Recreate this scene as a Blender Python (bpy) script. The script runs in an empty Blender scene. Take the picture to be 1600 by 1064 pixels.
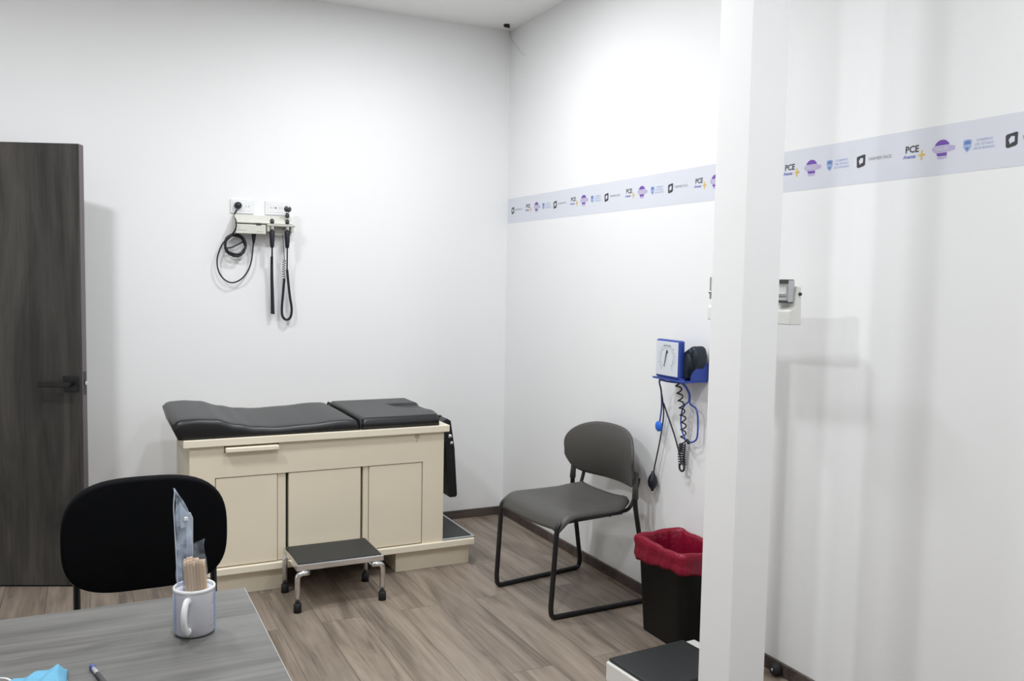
import bpy, bmesh, math, random
from mathutils import Vector, Matrix
random.seed(4)
scene = bpy.context.scene
COL = scene.collection
PI = math.pi

# ------------------------------------------------------------------ camera
YAW, PITCH, ROLL, FPX, EYE = 0.4557219, 0.0699899, 0.0185053, 1361.83, 1.5
def cam_axes():
    f = Vector((math.sin(YAW)*math.cos(PITCH), math.cos(YAW)*math.cos(PITCH), -math.sin(PITCH)))
    r = Vector((math.cos(YAW), -math.sin(YAW), 0)); u = r.cross(f)
    c, s = math.cos(ROLL), math.sin(ROLL)
    return c*r+s*u, -s*r+c*u, f
r_, u_, f_ = cam_axes()
cd = bpy.data.cameras.new('camera'); cam = bpy.data.objects.new('camera', cd); COL.objects.link(cam)
cd.sensor_width = 36; cd.lens = FPX/1600*36; cd.clip_start = .05
M = Matrix((r_, u_, -f_)).transposed().to_4x4(); M.translation = (0, 0, EYE)
cam.matrix_world = M
scene.camera = cam

# ------------------------------------------------------------------ room numbers, light, exposure
WX, WY, CZ = 2.3866, 4.9653, 3.028        # right wall, back wall, ceiling
LX, FY = -2.6, -1.6                       # left wall, wall behind the camera
scene.view_settings.view_transform = 'Standard'
scene.view_settings.look = 'None'
scene.view_settings.exposure = 0.14
scene.view_settings.gamma = 1.0
scene.view_settings.use_curve_mapping = False
w = bpy.data.worlds.new('world'); scene.world = w; w.use_nodes = True
w.node_tree.nodes['Background'].inputs[0].default_value = (.8, .88, 1, 1)
w.node_tree.nodes['Background'].inputs[1].default_value = .3
LAMPS = [(-1.5, 1.3, 24), (-.5, 3.2, 60), (.25, 1.35, 50), (1.0, 3.0, 36), (1.85, .6, 46), (1.4, 3.8, 36)]
for (lx, ly, pw) in LAMPS:
    ld = bpy.data.lights.new('downlight', 'AREA'); ld.shape = 'DISK'; ld.size = .20
    ld.energy = pw*.42; ld.color = (.965, .985, 1.0)
    lo = bpy.data.objects.new('downlight', ld); COL.objects.link(lo); lo.location = (lx, ly, CZ-.022)

# ------------------------------------------------------------------ materials
def mat(name, col, rough=.5, metal=0, spec=.5, coat=0, trans=0, alpha=1, emis=None, noise=0, nscale=20, bump=0, bscale=200, sheen=0):
    m = bpy.data.materials.new(name); m.use_nodes = True
    nt = m.node_tree; b = nt.nodes['Principled BSDF']
    b.inputs['Base Color'].default_value = (*col, 1); b.inputs['Roughness'].default_value = rough
    b.inputs['Metallic'].default_value = metal; b.inputs['Specular IOR Level'].default_value = spec
    b.inputs['Coat Weight'].default_value = coat; b.inputs['Transmission Weight'].default_value = trans
    b.inputs['Alpha'].default_value = alpha; b.inputs['Sheen Weight'].default_value = sheen
    if emis:
        b.inputs['Emission Color'].default_value = (*emis[0], 1); b.inputs['Emission Strength'].default_value = emis[1]
    tc = nt.nodes.new('ShaderNodeTexCoord')
    n = nt.nodes.new('ShaderNodeTexNoise'); n.inputs['Scale'].default_value = nscale; n.inputs['Detail'].default_value = 3
    nt.links.new(tc.outputs['Object'], n.inputs['Vector'])
    mr = nt.nodes.new('ShaderNodeMapRange')
    k = noise if noise else .03
    mr.inputs['To Min'].default_value = 1-k; mr.inputs['To Max'].default_value = 1+k
    nt.links.new(n.outputs['Fac'], mr.inputs['Value'])
    mx = nt.nodes.new('ShaderNodeVectorMath'); mx.operation = 'SCALE'; mx.inputs[0].default_value = col
    nt.links.new(mr.outputs[0], mx.inputs['Scale']); nt.links.new(mx.outputs[0], b.inputs['Base Color'])
    if bump:
        n2 = nt.nodes.new('ShaderNodeTexNoise'); n2.inputs['Scale'].default_value = bscale
        nt.links.new(tc.outputs['Object'], n2.inputs['Vector'])
        bp = nt.nodes.new('ShaderNodeBump'); bp.inputs['Strength'].default_value = bump; bp.inputs['Distance'].default_value = .002
        nt.links.new(n2.outputs['Fac'], bp.inputs['Height']); nt.links.new(bp.outputs[0], b.inputs['Normal'])
    return m

def wood(name, dark, mid, light, axis, rough=.45, planks=None, grain=1.0, spec=.4):
    """streaky wood; axis = grain direction; planks = (width, length) for a boarded floor running along y"""
    m = bpy.data.materials.new(name); m.use_nodes = True
    nt = m.node_tree; L = nt.links.new; b = nt.nodes['Principled BSDF']
    b.inputs['Roughness'].default_value = rough; b.inputs['Specular IOR Level'].default_value = spec
    tc = nt.nodes.new('ShaderNodeTexCoord')
    vec = tc.outputs['Object']
    if planks:
        mp0 = nt.nodes.new('ShaderNodeMapping'); mp0.inputs['Rotation'].default_value = (0, 0, PI/2)
        L(vec, mp0.inputs['Vector'])
        br = nt.nodes.new('ShaderNodeTexBrick'); br.inputs['Scale'].default_value = 1
        br.inputs['Brick Width'].default_value = planks[1]; br.inputs['Row Height'].default_value = planks[0]
        br.inputs['Mortar Size'].default_value = .0012; br.inputs['Bias'].default_value = 0
        br.offset = .37
        br.inputs['Color1'].default_value = (0, 0, 0, 1); br.inputs['Color2'].default_value = (1, 1, 1, 1)
        br.inputs['Mortar'].default_value = (.5, .5, .5, 1)
        L(mp0.outputs[0], br.inputs['Vector'])
        ad = nt.nodes.new('ShaderNodeVectorMath'); ad.operation = 'MULTIPLY_ADD'
        ad.inputs[1].default_value = (7.3, 3.1, 5.7)
        L(br.outputs['Color'], ad.inputs[0]); L(vec, ad.inputs[2]); vec = ad.outputs[0]
    mp = nt.nodes.new('ShaderNodeMapping')
    s = [9*grain]*3; s['xyz'.index(axis)] = 1.1*grain
    mp.inputs['Scale'].default_value = s; L(vec, mp.inputs['Vector'])
    n1 = nt.nodes.new('ShaderNodeTexNoise'); n1.inputs['Scale'].default_value = 1.0; n1.inputs['Detail'].default_value = 5
    n1.inputs['Distortion'].default_value = 1.2; n1.inputs['Roughness'].default_value = .55
    L(mp.outputs[0], n1.inputs['Vector'])
    mp2 = nt.nodes.new('ShaderNodeMapping'); s2 = [90*grain]*3; s2['xyz'.index(axis)] = 4*grain
    mp2.inputs['Scale'].default_value = s2; L(vec, mp2.inputs['Vector'])
    n2 = nt.nodes.new('ShaderNodeTexNoise'); n2.inputs['Scale'].default_value = 1.0; n2.inputs['Detail'].default_value = 3
    L(mp2.outputs[0], n2.inputs['Vector'])
    ma = nt.nodes.new('ShaderNodeMath'); ma.operation = 'MULTIPLY_ADD'; ma.inputs[1].default_value = .35
    sb = nt.nodes.new('ShaderNodeMath'); sb.operation = 'SUBTRACT'; sb.inputs[1].default_value = .5
    L(n2.outputs['Fac'], sb.inputs[0]); L(sb.outputs[0], ma.inputs[0]); L(n1.outputs['Fac'], ma.inputs[2])
    cr = nt.nodes.new('ShaderNodeValToRGB'); e = cr.color_ramp.elements
    e[0].position = .30; e[0].color = (*dark, 1); e[1].position = .70; e[1].color = (*light, 1)
    x = e.new(.5); x.color = (*mid, 1)
    L(ma.outputs[0], cr.inputs['Fac'])
    out = cr.outputs['Color']
    if planks:
        mr = nt.nodes.new('ShaderNodeMapRange'); mr.inputs['To Min'].default_value = .88; mr.inputs['To Max'].default_value = 1.12
        L(br.outputs['Color'], mr.inputs['Value'])
        sc = nt.nodes.new('ShaderNodeVectorMath'); sc.operation = 'SCALE'; L(out, sc.inputs[0]); L(mr.outputs[0], sc.inputs['Scale'])
        mx = nt.nodes.new('ShaderNodeMix'); mx.data_type = 'RGBA'
        L(br.outputs['Fac'], mx.inputs['Factor']); L(sc.outputs[0], mx.inputs[6])
        mx.inputs[7].default_value = (dark[0]*.6, dark[1]*.6, dark[2]*.6, 1); out = mx.outputs[2]
    L(out, b.inputs['Base Color'])
    bp = nt.nodes.new('ShaderNodeBump'); bp.inputs['Strength'].default_value = .12; bp.inputs['Distance'].default_value = .001
    L(n2.outputs['Fac'], bp.inputs['Height']); L(bp.outputs[0], b.inputs['Normal'])
    return m

M_wall = mat('wall_paint', (.895, .90, .905), .55, spec=.3, noise=.008, nscale=2, bump=.05, bscale=300)
M_ceil = mat('ceiling_paint', (.95, .95, .94), .8, spec=.2, noise=.008, nscale=2)
M_floor = wood('floor_planks', (.125, .100, .080), (.235, .190, .152), (.315, .262, .215), 'y', .42, planks=(.18, 1.22), grain=1.0)
M_base = wood('baseboard_wood', (.05, .038, .036), (.085, .066, .06), (.12, .095, .085), 'x', .5)
M_door = wood('door_wood', (.026, .024, .022), (.045, .042, .038), (.072, .066, .060), 'z', .5, grain=.9)
M_dooredge = mat('door_edge', (.14, .12, .125), .5)
M_desk = wood('desk_laminate', (.088, .086, .083), (.135, .132, .127), (.185, .181, .174), 'x', .38, grain=1.1)
M_deskedge = mat('desk_edge', (.33, .31, .29), .5)
M_blackmetal = mat('black_metal', (.007, .007, .008), .4)
M_blackmatte = mat('black_rubber', (.012, .012, .013), .7)
M_fabric = mat('black_fabric', (.0035, .0037, .0045), .95, spec=.1, noise=.3, nscale=300, bump=.3, bscale=900)
M_vinyl = mat('black_vinyl', (.008, .0085, .010), .38, spec=.5, noise=.1, nscale=8, bump=.08, bscale=260)
M_cream = mat('cream_paint', (.79, .715, .565), .42, spec=.4, noise=.03, nscale=5)
M_cream2 = mat('cream_trim', (.84, .77, .625), .4, spec=.4, noise=.02, nscale=5)
M_gapshade = mat('painted_gap_shade', (.03, .027, .022), .8)  # dark colour standing in for the shade inside the cabinet door gaps
M_mat = mat('ribbed_rubber_mat', (.021, .023, .024), .55, noise=.25, nscale=30, bump=.4, bscale=500)
M_chrome = mat('chrome', (.75, .75, .76), .16, metal=1)
M_alu = mat('aluminium_edge', (.55, .57, .58), .35, metal=.9)
M_greyplast = mat('grey_plastic', (.076, .073, .068), .45, spec=.5, noise=.05, nscale=10, bump=.1, bscale=500)
M_bin = mat('bin_plastic', (.004, .0043, .0045), .5, spec=.3)
M_white = mat('white_enamel', (.80, .80, .77), .35)
M_offwhite = mat('cream_plastic', (.66, .66, .59), .4)
M_offdark = mat('cream_plastic_shelf', (.50, .50, .44), .45)
M_plate = mat('outlet_plastic', (.84, .85, .86), .35)
M_slot = mat('outlet_slot', (.06, .06, .06), .6)
M_cord = mat('dark_cord', (.012, .012, .022), .45)
M_blue = mat('blue_plastic', (.022, .06, .34), .38)
M_bluetube = mat('blue_tubing', (.03, .07, .42), .35)
M_bluedisc = mat('bright_blue_disc', (.02, .16, .75), .35)
M_dial = mat('dial_white', (.70, .74, .80), .3)
M_dialink = mat('dial_ink', (.35, .38, .42), .5)
M_ink = mat('dark_ink', (.05, .05, .055), .5)
M_navy = mat('navy_nylon', (.006, .012, .026), .5, noise=.3, nscale=40, bump=.5, bscale=90)
M_mask = mat('mask_blue', (.13, .38, .56), .8, noise=.06, nscale=60, bump=.3, bscale=600)
M_loop = mat('ear_loop_white', (.7, .7, .72), .8)
M_ceramic = mat('mug_ceramic', (.78, .78, .80), .18, spec=.5, coat=.3)
M_stick = wood('pale_wood', (.58, .37, .21), (.70, .48, .29), (.78, .57, .37), 'z', .6)
M_lampemit = mat('lamp_diffuser', (.9, .9, .9), .5, emis=((.97, .985, 1), 8))
M_band = mat('decal_lavender', (.71, .73, .80), .4, noise=.01, nscale=3)
M_purple = mat('print_purple', (.17, .07, .42), .5)
M_purplel = mat('print_lilac', (.50, .43, .66), .5)
M_shield = mat('print_blue', (.13, .22, .52), .5)
M_shieldl = mat('print_light_blue', (.34, .45, .72), .5)
M_prblack = mat('print_black', (.04, .04, .05), .5)
M_prgrey = mat('print_grey', (.30, .30, .34), .5)
M_prorange = mat('print_amber', (.72, .50, .10), .5)
M_pravanza = mat('print_indigo', (.14, .18, .55), .5)
M_wire = mat('thin_grey_wire', (.62, .60, .62), .6)
M_penbody = mat('pen_clear', (.42, .43, .47), .3)
M_pencap = mat('pen_cap', (.05, .07, .28), .35)

# red bin liner: thin glossy film, a little translucent
M_red = bpy.data.materials.new('red_liner'); M_red.use_nodes = True
nt = M_red.node_tree; b = nt.nodes['Principled BSDF']
b.inputs['Base Color'].default_value = (.36, .012, .045, 1); b.inputs['Roughness'].default_value = .24
tr = nt.nodes.new('ShaderNodeBsdfTranslucent'); tr.inputs[0].default_value = (.55, .02, .07, 1)
mx = nt.nodes.new('ShaderNodeMixShader'); mx.inputs[0].default_value = .4
nt.links.new(b.outputs[0], mx.inputs[1]); nt.links.new(tr.outputs[0], mx.inputs[2])
nt.links.new(mx.outputs[0], nt.nodes['Material Output'].inputs['Surface'])
tc = nt.nodes.new('ShaderNodeTexCoord'); no = nt.nodes.new('ShaderNodeTexNoise'); no.inputs['Scale'].default_value = 35; no.inputs['Distortion'].default_value = 1.5
nt.links.new(tc.outputs['Object'], no.inputs['Vector'])
bp = nt.nodes.new('ShaderNodeBump'); bp.inputs['Strength'].default_value = .6; bp.inputs['Distance'].default_value = .006
nt.links.new(no.outputs['Fac'], bp.inputs['Height']); nt.links.new(bp.outputs[0], b.inputs['Normal'])
# clear film
M_film = bpy.data.materials.new('clear_film'); M_film.use_nodes = True
nt = M_film.node_tree; b = nt.nodes['Principled BSDF']
b.inputs['Base Color'].default_value = (.78, .84, .92, 1); b.inputs['Roughness'].default_value = .15
tp = nt.nodes.new('ShaderNodeBsdfTransparent'); tp.inputs[0].default_value = (.95, .97, 1, 1)
mx = nt.nodes.new('ShaderNodeMixShader'); mx.inputs[0].default_value = .32
tc = nt.nodes.new('ShaderNodeTexCoord'); no = nt.nodes.new('ShaderNodeTexNoise'); no.inputs['Scale'].default_value = 45
nt.links.new(tc.outputs['Object'], no.inputs['Vector'])
mr = nt.nodes.new('ShaderNodeMapRange'); mr.inputs['From Min'].default_value = .35; mr.inputs['From Max'].default_value = .7
mr.inputs['To Min'].default_value = .05; mr.inputs['To Max'].default_value = .34
nt.links.new(no.outputs['Fac'], mr.inputs['Value']); nt.links.new(mr.outputs[0], mx.inputs[0])
nt.links.new(tp.outputs[0], mx.inputs[1]); nt.links.new(b.outputs[0], mx.inputs[2])
nt.links.new(mx.outputs[0], nt.nodes['Material Output'].inputs['Surface'])

M_film2 = M_film.copy(); M_film2.name = 'thin_clear_film'
for n_ in M_film2.node_tree.nodes:
    if n_.type == 'MAP_RANGE': n_.inputs['To Min'].default_value = .01; n_.inputs['To Max'].default_value = .12
# ------------------------------------------------------------------ mesh helpers
class MB:
    def __init__(s): s.bm = bmesh.new(); s.mats = []
    def _mi(s, m):
        if m is None: return 0
        if m not in s.mats: s.mats.append(m)
        return s.mats.index(m)
    def _merge(s, bm2, m=None, smooth=False):
        me = bpy.data.meshes.new('tmp'); i = s._mi(m)
        for f in bm2.faces: f.material_index = i; f.smooth = smooth
        bm2.to_mesh(me); bm2.free(); s.bm.from_mesh(me); bpy.data.meshes.remove(me); return s
    def box(s, x0, x1, y0, y1, z0, z1, bev=0, seg=2, m=None, mtx=None, smooth=False):
        b = bmesh.new(); bmesh.ops.create_cube(b, size=1)
        bmesh.ops.scale(b, vec=(abs(x1-x0), abs(y1-y0), abs(z1-z0)), verts=b.verts)
        bmesh.ops.translate(b, vec=((x0+x1)/2, (y0+y1)/2, (z0+z1)/2), verts=b.verts)
        if bev: bmesh.ops.bevel(b, geom=list(b.edges), offset=bev, segments=seg, affect='EDGES', profile=.5)
        if mtx: bmesh.ops.transform(b, matrix=mtx, verts=b.verts)
        return s._merge(b, m, smooth)
    def prism(s, pts, axis, a0, a1, bev=0, seg=2, m=None, smooth=False, mtx=None):
        """pts = 2-D outline in the two other axes, extruded a0..a1 along axis"""
        b = bmesh.new(); k = 'xyz'.index(axis)
        def mk(p, a):
            q = list(p); q.insert(k, a); return b.verts.new(q)
        A = [mk(p, a0) for p in pts]; B = [mk(p, a1) for p in pts]; n = len(pts)
        b.faces.new(A); b.faces.new(B[::-1])
        for i in range(n): b.faces.new((A[i], B[i], B[(i+1) % n], A[(i+1) % n]))
        bmesh.ops.recalc_face_normals(b, faces=b.faces)
        if bev: bmesh.ops.bevel(b, geom=list(b.edges), offset=bev, segments=seg, affect='EDGES', profile=.5)
        if mtx: bmesh.ops.transform(b, matrix=mtx, verts=b.verts)
        return s._merge(b, m, smooth)
    def tube(s, pts, r, n=10, m=None, closed=False, caps=True, flat=None):
        pts = [Vector(p) for p in pts]; N = len(pts); b = bmesh.new(); rings = []
        up = None
        for i, p in enumerate(pts):
            if closed: t = (pts[(i+1) % N]-pts[i-1])
            else: t = pts[min(i+1, N-1)]-pts[max(i-1, 0)]
            if t.length < 1e-9: t = Vector((0, 0, 1))
            t.normalize()
            if up is None:
                up = t.cross(Vector((0, 0, 1)) if abs(t.z) < .9 else Vector((1, 0, 0))).normalized()
            else:
                up = (up-t*up.dot(t))
                up = up.normalized() if up.length > 1e-6 else t.orthogonal().normalized()
            v = t.cross(up); rr = r[i] if isinstance(r, (list, tuple)) else r
            fa = flat if flat else 1
            rings.append([b.verts.new(p+up*rr*math.cos(2*PI*k/n)+v*rr*fa*math.sin(2*PI*k/n)) for k in range(n)])
        for i in range(N if closed else N-1):
            A, B = rings[i], rings[(i+1) % N]
            for k in range(n): b.faces.new((A[k], A[(k+1) % n], B[(k+1) % n], B[k]))
        if caps and not closed: b.faces.new(rings[0][::-1]); b.faces.new(rings[-1])
        bmesh.ops.recalc_face_normals(b, faces=b.faces)
        return s._merge(b, m, True)
    def lathe(s, prof, origin=(0, 0, 0), axis='z', n=32, m=None, mtx=None, smooth=True):
        b = bmesh.new(); rings = []
        for (r, h) in prof:
            ring = []
            for k in range(n):
                a = 2*PI*k/n; c, q = r*math.cos(a), r*math.sin(a)
                p = {'z': (c, q, h), 'y': (c, h, q), 'x': (h, c, q)}[axis]
                ring.append(b.verts.new(Vector(p)+Vector(origin)))
            rings.append(ring)
        for i in range(len(rings)-1):
            for k in range(n): b.faces.new((rings[i][k], rings[i][(k+1) % n], rings[i+1][(k+1) % n], rings[i+1][k]))
        if prof[0][0] > 1e-6: b.faces.new(rings[0])
        if prof[-1][0] > 1e-6: b.faces.new(rings[-1][::-1])
        bmesh.ops.remove_doubles(b, verts=b.verts, dist=1e-6)
        bmesh.ops.recalc_face_normals(b, faces=b.faces)
        if mtx: bmesh.ops.transform(b, matrix=mtx, verts=b.verts)
        return s._merge(b, m, smooth)
    def shell(s, fn, nu, nv, th, m=None, closed_u=False):
        """fn(u,v) in 0..1 -> point ; solid sheet of thickness th"""
        b = bmesh.new()
        P = [[Vector(fn(i/nu, j/nv)) for j in range(nv+1)] for i in range(nu+1)]
        def nrm(i, j):
            a = P[min(i+1, nu)][j]-P[max(i-1, 0)][j]; c = P[i][min(j+1, nv)]-P[i][max(j-1, 0)]
            v = a.cross(c); return v.normalized() if v.length > 1e-12 else Vector((0, 0, 0))
        T = [[b.verts.new(P[i][j]) for j in range(nv+1)] for i in range(nu+1)]
        Bv = [[b.verts.new(P[i][j]-nrm(i, j)*th) for j in range(nv+1)] for i in range(nu+1)]
        def q(a, c, d, e):
            try: b.faces.new((a, c, d, e))
            except ValueError: pass
        for i in range(nu):
            for j in range(nv):
                q(T[i][j], T[i+1][j], T[i+1][j+1], T[i][j+1]); q(Bv[i][j+1], Bv[i+1][j+1], Bv[i+1][j], Bv[i][j])
        for i in range(nu):
            q(T[i+1][0], T[i][0], Bv[i][0], Bv[i+1][0]); q(T[i][nv], T[i+1][nv], Bv[i+1][nv], Bv[i][nv])
        for j in range(nv):
            q(T[0][j], T[0][j+1], Bv[0][j+1], Bv[0][j]); q(T[nu][j+1], T[nu][j], Bv[nu][j], Bv[nu][j+1])
        bmesh.ops.remove_doubles(b, verts=b.verts, dist=1e-5)
        bmesh.ops.recalc_face_normals(b, faces=b.faces)
        return s._merge(b, m, True)
    def sphere(s, c, r, m=None, sc=(1, 1, 1), n=16):
        b = bmesh.new(); bmesh.ops.create_uvsphere(b, u_segments=n, v_segments=n//2+2, radius=r)
        bmesh.ops.scale(b, vec=sc, verts=b.verts); bmesh.ops.translate(b, vec=c, verts=b.verts)
        return s._merge(b, m, True)
    def mesh_in(s, me, mtx, m=None):
        b = bmesh.new(); b.from_mesh(me); bmesh.ops.transform(b, matrix=mtx, verts=b.verts); return s._merge(b, m, False)

def build(name, mb, material=None, parent=None, local=False, origin=None):
    me = bpy.data.meshes.new(name)
    o = bpy.data.objects.new(name, me); COL.objects.link(o)
    if parent is not None and not local:
        W = parent_world(parent); bmesh.ops.transform(mb.bm, matrix=W.inverted(), verts=mb.bm.verts)
    if origin is not None:
        bmesh.ops.translate(mb.bm, vec=-Vector(origin), verts=mb.bm.verts); o.location = origin
    mb.bm.to_mesh(me); mb.bm.free()
    for m in (mb.mats if mb.mats else [material]): me.materials.append(m)
    if parent is not None: o.parent = parent
    return o
def parent_world(o):
    W = Matrix.LocRotScale(o.location, o.rotation_euler, None)
    while o.parent: o = o.parent; W = Matrix.LocRotScale(o.location, o.rotation_euler, None) @ W
    return W
def thing(name, label, cat, loc, rz=0, group=None):
    o = bpy.data.objects.new(name, None); COL.objects.link(o); o.empty_display_size = .1
    o.location = loc; o.rotation_euler = (0, 0, rz); return tag(o, label, cat, group)
def tag(o, label, cat, group=None):
    o['label'] = label; o['category'] = cat
    if group: o['group'] = group
    return o
def struct(name, mb, m, parent=None):
    o = build(name, mb, m, parent)
    if parent is None: o['kind'] = 'structure'
    return o
def smooth_path(pts, k=8, closed=False):
    P = [Vector(p) for p in pts]; n = len(P); out = []
    rng = range(n) if closed else range(n-1)
    for i in rng:
        p1, p2 = P[i], P[(i+1) % n]
        p0 = P[i-1] if (closed or i > 0) else p1; p3 = P[(i+2) % n] if (closed or i+2 < n) else p2
        for j in range(k):
            t = j/k
            out.append(.5*((2*p1)+(p2-p0)*t+(2*p0-5*p1+4*p2-p3)*t*t+(3*p1-p0-3*p2+p3)*t**3))
    if not closed: out.append(P[-1])
    return out
def helix(path, R, turns, steps=12):
    P = smooth_path(path, 12); L = [0]
    for a, c in zip(P, P[1:]): L.append(L[-1]+(c-a).length)
    N = int(turns*steps); out = []; j = 0
    for i in range(N+1):
        d = L[-1]*i/N
        while j < len(L)-2 and L[j+1] < d: j += 1
        q = (d-L[j])/max(L[j+1]-L[j], 1e-9); p = P[j].lerp(P[j+1], q); t = (P[j+1]-P[j]).normalized()
        a = t.cross(Vector((.3, .9, .1))).normalized(); c = t.cross(a)
        th = 2*PI*i/steps; r = R(i/N) if callable(R) else R
        out.append(p+a*r*math.cos(th)+c*r*math.sin(th))
    return out
def bend(pts, r, k=6):
    """polyline with rounded corners of radius r"""
    P = [Vector(p) for p in pts]; out = [P[0]]
    for i in range(1, len(P)-1):
        a, c, d = P[i-1], P[i], P[i+1]
        u = (a-c); v = (d-c); rr = min(r, u.length*.49, v.length*.49)
        s, e = c+u.normalized()*rr, c+v.normalized()*rr
        for j in range(k+1):
            t = j/k; out.append((1-t)**2*s+2*t*(1-t)*c+t*t*e)
    out.append(P[-1]); return out
def text_mesh(txt, size, shear=0, bold=0):
    cu = bpy.data.curves.new('t', 'FONT'); cu.body = txt; cu.size = size; cu.align_x = 'CENTER'; cu.align_y = 'CENTER'
    cu.shear = shear; cu.offset = bold; cu.resolution_u = 2
    o = bpy.data.objects.new('t', cu); COL.objects.link(o)
    dg = bpy.context.evaluated_depsgraph_get(); me = bpy.data.meshes.new_from_object(o.evaluated_get(dg))
    bpy.data.objects.remove(o); return me

# ================================================================== THE ROOM
T = .12
b = MB().box(LX-T, WX+T, FY-T, 6.6, -.1, 0); struct('floor', b, M_floor)
b = MB().box(LX-T, WX+T, FY-T, WY+T, CZ, CZ+.1); struct('ceiling', b, M_ceil)
b = MB().box(WX, WX+T, FY-T, WY+T, 0, CZ); struct('wall_right', b, M_wall)
b = MB().box(LX-T, LX, FY-T, WY+T, 0, CZ); struct('wall_left', b, M_wall)
b = MB().box(LX, WX, FY-T, FY, 0, CZ); struct('wall_front', b, M_wall)
DX0, DX1, DZ = -.955, -.035, 2.10       # doorway in the back wall
b = MB().box(LX, DX0, WY, WY+T, 0, CZ).box(DX1, WX, WY, WY+T, 0, CZ).box(DX0, DX1, WY, WY+T, DZ, CZ)
bmesh.ops.remove_doubles(b.bm, verts=b.bm.verts, dist=1e-5)
struct('wall_back', b, M_wall)
b = MB().box(-1.9, .9, 6.45, 6.6, 0, CZ).box(-1.9, -1.78, WY+T, 6.45, 0, CZ).box(.78, .9, WY+T, 6.45, 0, CZ).box(-1.9, .9, WY+T, 6.6, CZ-.3, CZ)
struct('wall_hallway', b, M_wall)
BH = .052
struct('baseboard_right', MB().box(WX-.012, WX, FY, WY, 0, BH, .002, 1), M_base)
struct('baseboard_back', MB().box(DX1+.06, WX-.012, WY-.012, WY, 0, BH, .002, 1), M_base)
struct('baseboard_left', MB().box(LX, LX+.012, FY, WY, 0, BH, .002, 1), M_base)
# square pillar
PX, PY, PW, PD = 1.833, 2.117, .146, .154
struct('wall_pillar', MB().box(PX, PX+PW, PY, PY+PD, 0, CZ, .0025, 2), M_wall)
# door frame lining the doorway
b = MB().box(DX0, DX0+.03, WY-.0, WY+T, 0, DZ).box(DX1-.03, DX1, WY, WY+T, 0, DZ).box(DX0+.03, DX1-.03, WY, WY+T, DZ-.03, DZ)
struct('trim_1', b, M_base)
# door leaf, ajar into the room, hinged at its left edge
E_ = Vector((-.0165, 4.5305, 0)); dd = Vector((-.92, .392, 0)).normalized(); nn = Vector((dd.y, -dd.x, 0))
if nn.y < 0: nn = -nn
ang = math.atan2(-dd.y, -dd.x)
DW, DT, DH = .915, .045, 2.086
Hn = E_+dd*DW
door = bpy.data.objects.new('door_1', None); COL.objects.link(door); door['kind'] = 'structure'
door.location = Hn; door.rotation_euler = (0, 0, ang)
# local frame: x from hinge to free edge, y into the hallway side
build('door_leaf', MB().box(0, DW-.003, 0, DT, .008, DH, .002, 1), M_door, door, local=True)
build('door_edge_strip', MB().box(DW-.0025, DW, .001, DT-.001, .010, DH-.002), M_dooredge, door, local=True)
build('drop_seal', MB().box(.002, DW-.004, .008, DT-.008, .001, .010), M_blackmatte, door, local=True)
hz = .975
h = build('door_handle', MB().box(DW-.087, DW-.017, -.009, .0, hz-.036, hz+.036, .0015, 1).tube([(DW-.052, -.008, hz), (DW-.052, -.045, hz)], .011, 12)
      .box(DW-.185, DW-.040, -.055, -.037, hz-.012, hz+.012, .003, 2), M_blackmetal, door, local=True)
build('latch', MB().box(DW, DW+.0015, .010, DT-.010, hz-.055, hz+.055, m=M_blackmetal).box(DW+.0015, DW+.012, .014, DT-.014, hz-.008, hz+.010, .002, 1, m=M_chrome), None, door, local=True)
for hz_ in (.25, 1.85):
    build('hinge', MB().tube([(-.004, DT+.004, hz_-.05), (-.004, DT+.004, hz_+.05)], .007, 10), M_blackmetal, door, local=True)

# ceiling downlights
for i, (lx, ly, pw) in enumerate(LAMPS):
    where = ['above the far left end of the desk', 'in front of the grey door', 'above the right corner of the desk', 'between the grey chair and the exam table', 'beside the right wall nearest the camera', 'directly above the exam table edge'][i]
    t = thing('ceiling_downlight', 'round white recessed ceiling downlight '+where, 'light', (lx, ly, CZ-.016), group='ceiling downlights')
    build('trim_ring', MB().lathe([(.106, CZ), (.128, CZ), (.128, CZ-.010), (.106, CZ-.014), (.106, CZ)], (lx, ly, 0), n=40), M_plate, t)
    build('diffuser', MB().lathe([(.0, CZ-.004), (.105, CZ-.004), (.105, CZ-.001), (0, CZ-.001)], (lx, ly, 0), n=40), M_lampemit, t)

# ================================================================== WALL DECAL BAND
BT, BB = 2.000, 1.848
band = thing('wall_decal_border', 'long pale lavender printed border strip of repeating logos on the right wall', 'wall decal', (WX, 3.2, BB))
build('strip', MB().box(WX-.0006, WX, -.3, WY-.004, BB, BT), M_band, band)
# on the right wall, print reads left to right towards -y
def wallm(y, z, off=.0012):
    return Matrix(((0, 0, -1, WX-off), (-1, 0, 0, y), (0, 1, 0, z), (0, 0, 0, 1)))
def disc_part(mb, pts, y, z, m, off=.0011):
    bm2 = bmesh.new(); vs = [bm2.verts.new((p[0], p[1], 0)) for p in pts]; bm2.faces.new(vs)
    bmesh.ops.triangulate(bm2, faces=bm2.faces)
    bmesh.ops.transform(bm2, matrix=wallm(y, z, off), verts=bm2.verts); mb._merge(bm2, m)
def arc(r, a0, a1, n=14, sx=1): return [(sx*r*math.cos(math.radians(a0+(a1-a0)*i/n)), r*math.sin(math.radians(a0+(a1-a0)*i/n))) for i in range(n+1)]
TX_PCE = text_mesh('PCE', .030, 0, .0007); TX_AV = text_mesh('Avanza', .0165, .25, .0003)
TX_LAB = [text_mesh(s_, .0105) for s_ in ('GOBIERNO', 'DEL ESTADO', 'DE DURANGO')]
TX_SQ = text_mesh('FARMER FACE', .0150); TX_GL = text_mesh('SALUD', .0150, 0, .0002)
ZB = 1.926
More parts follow.
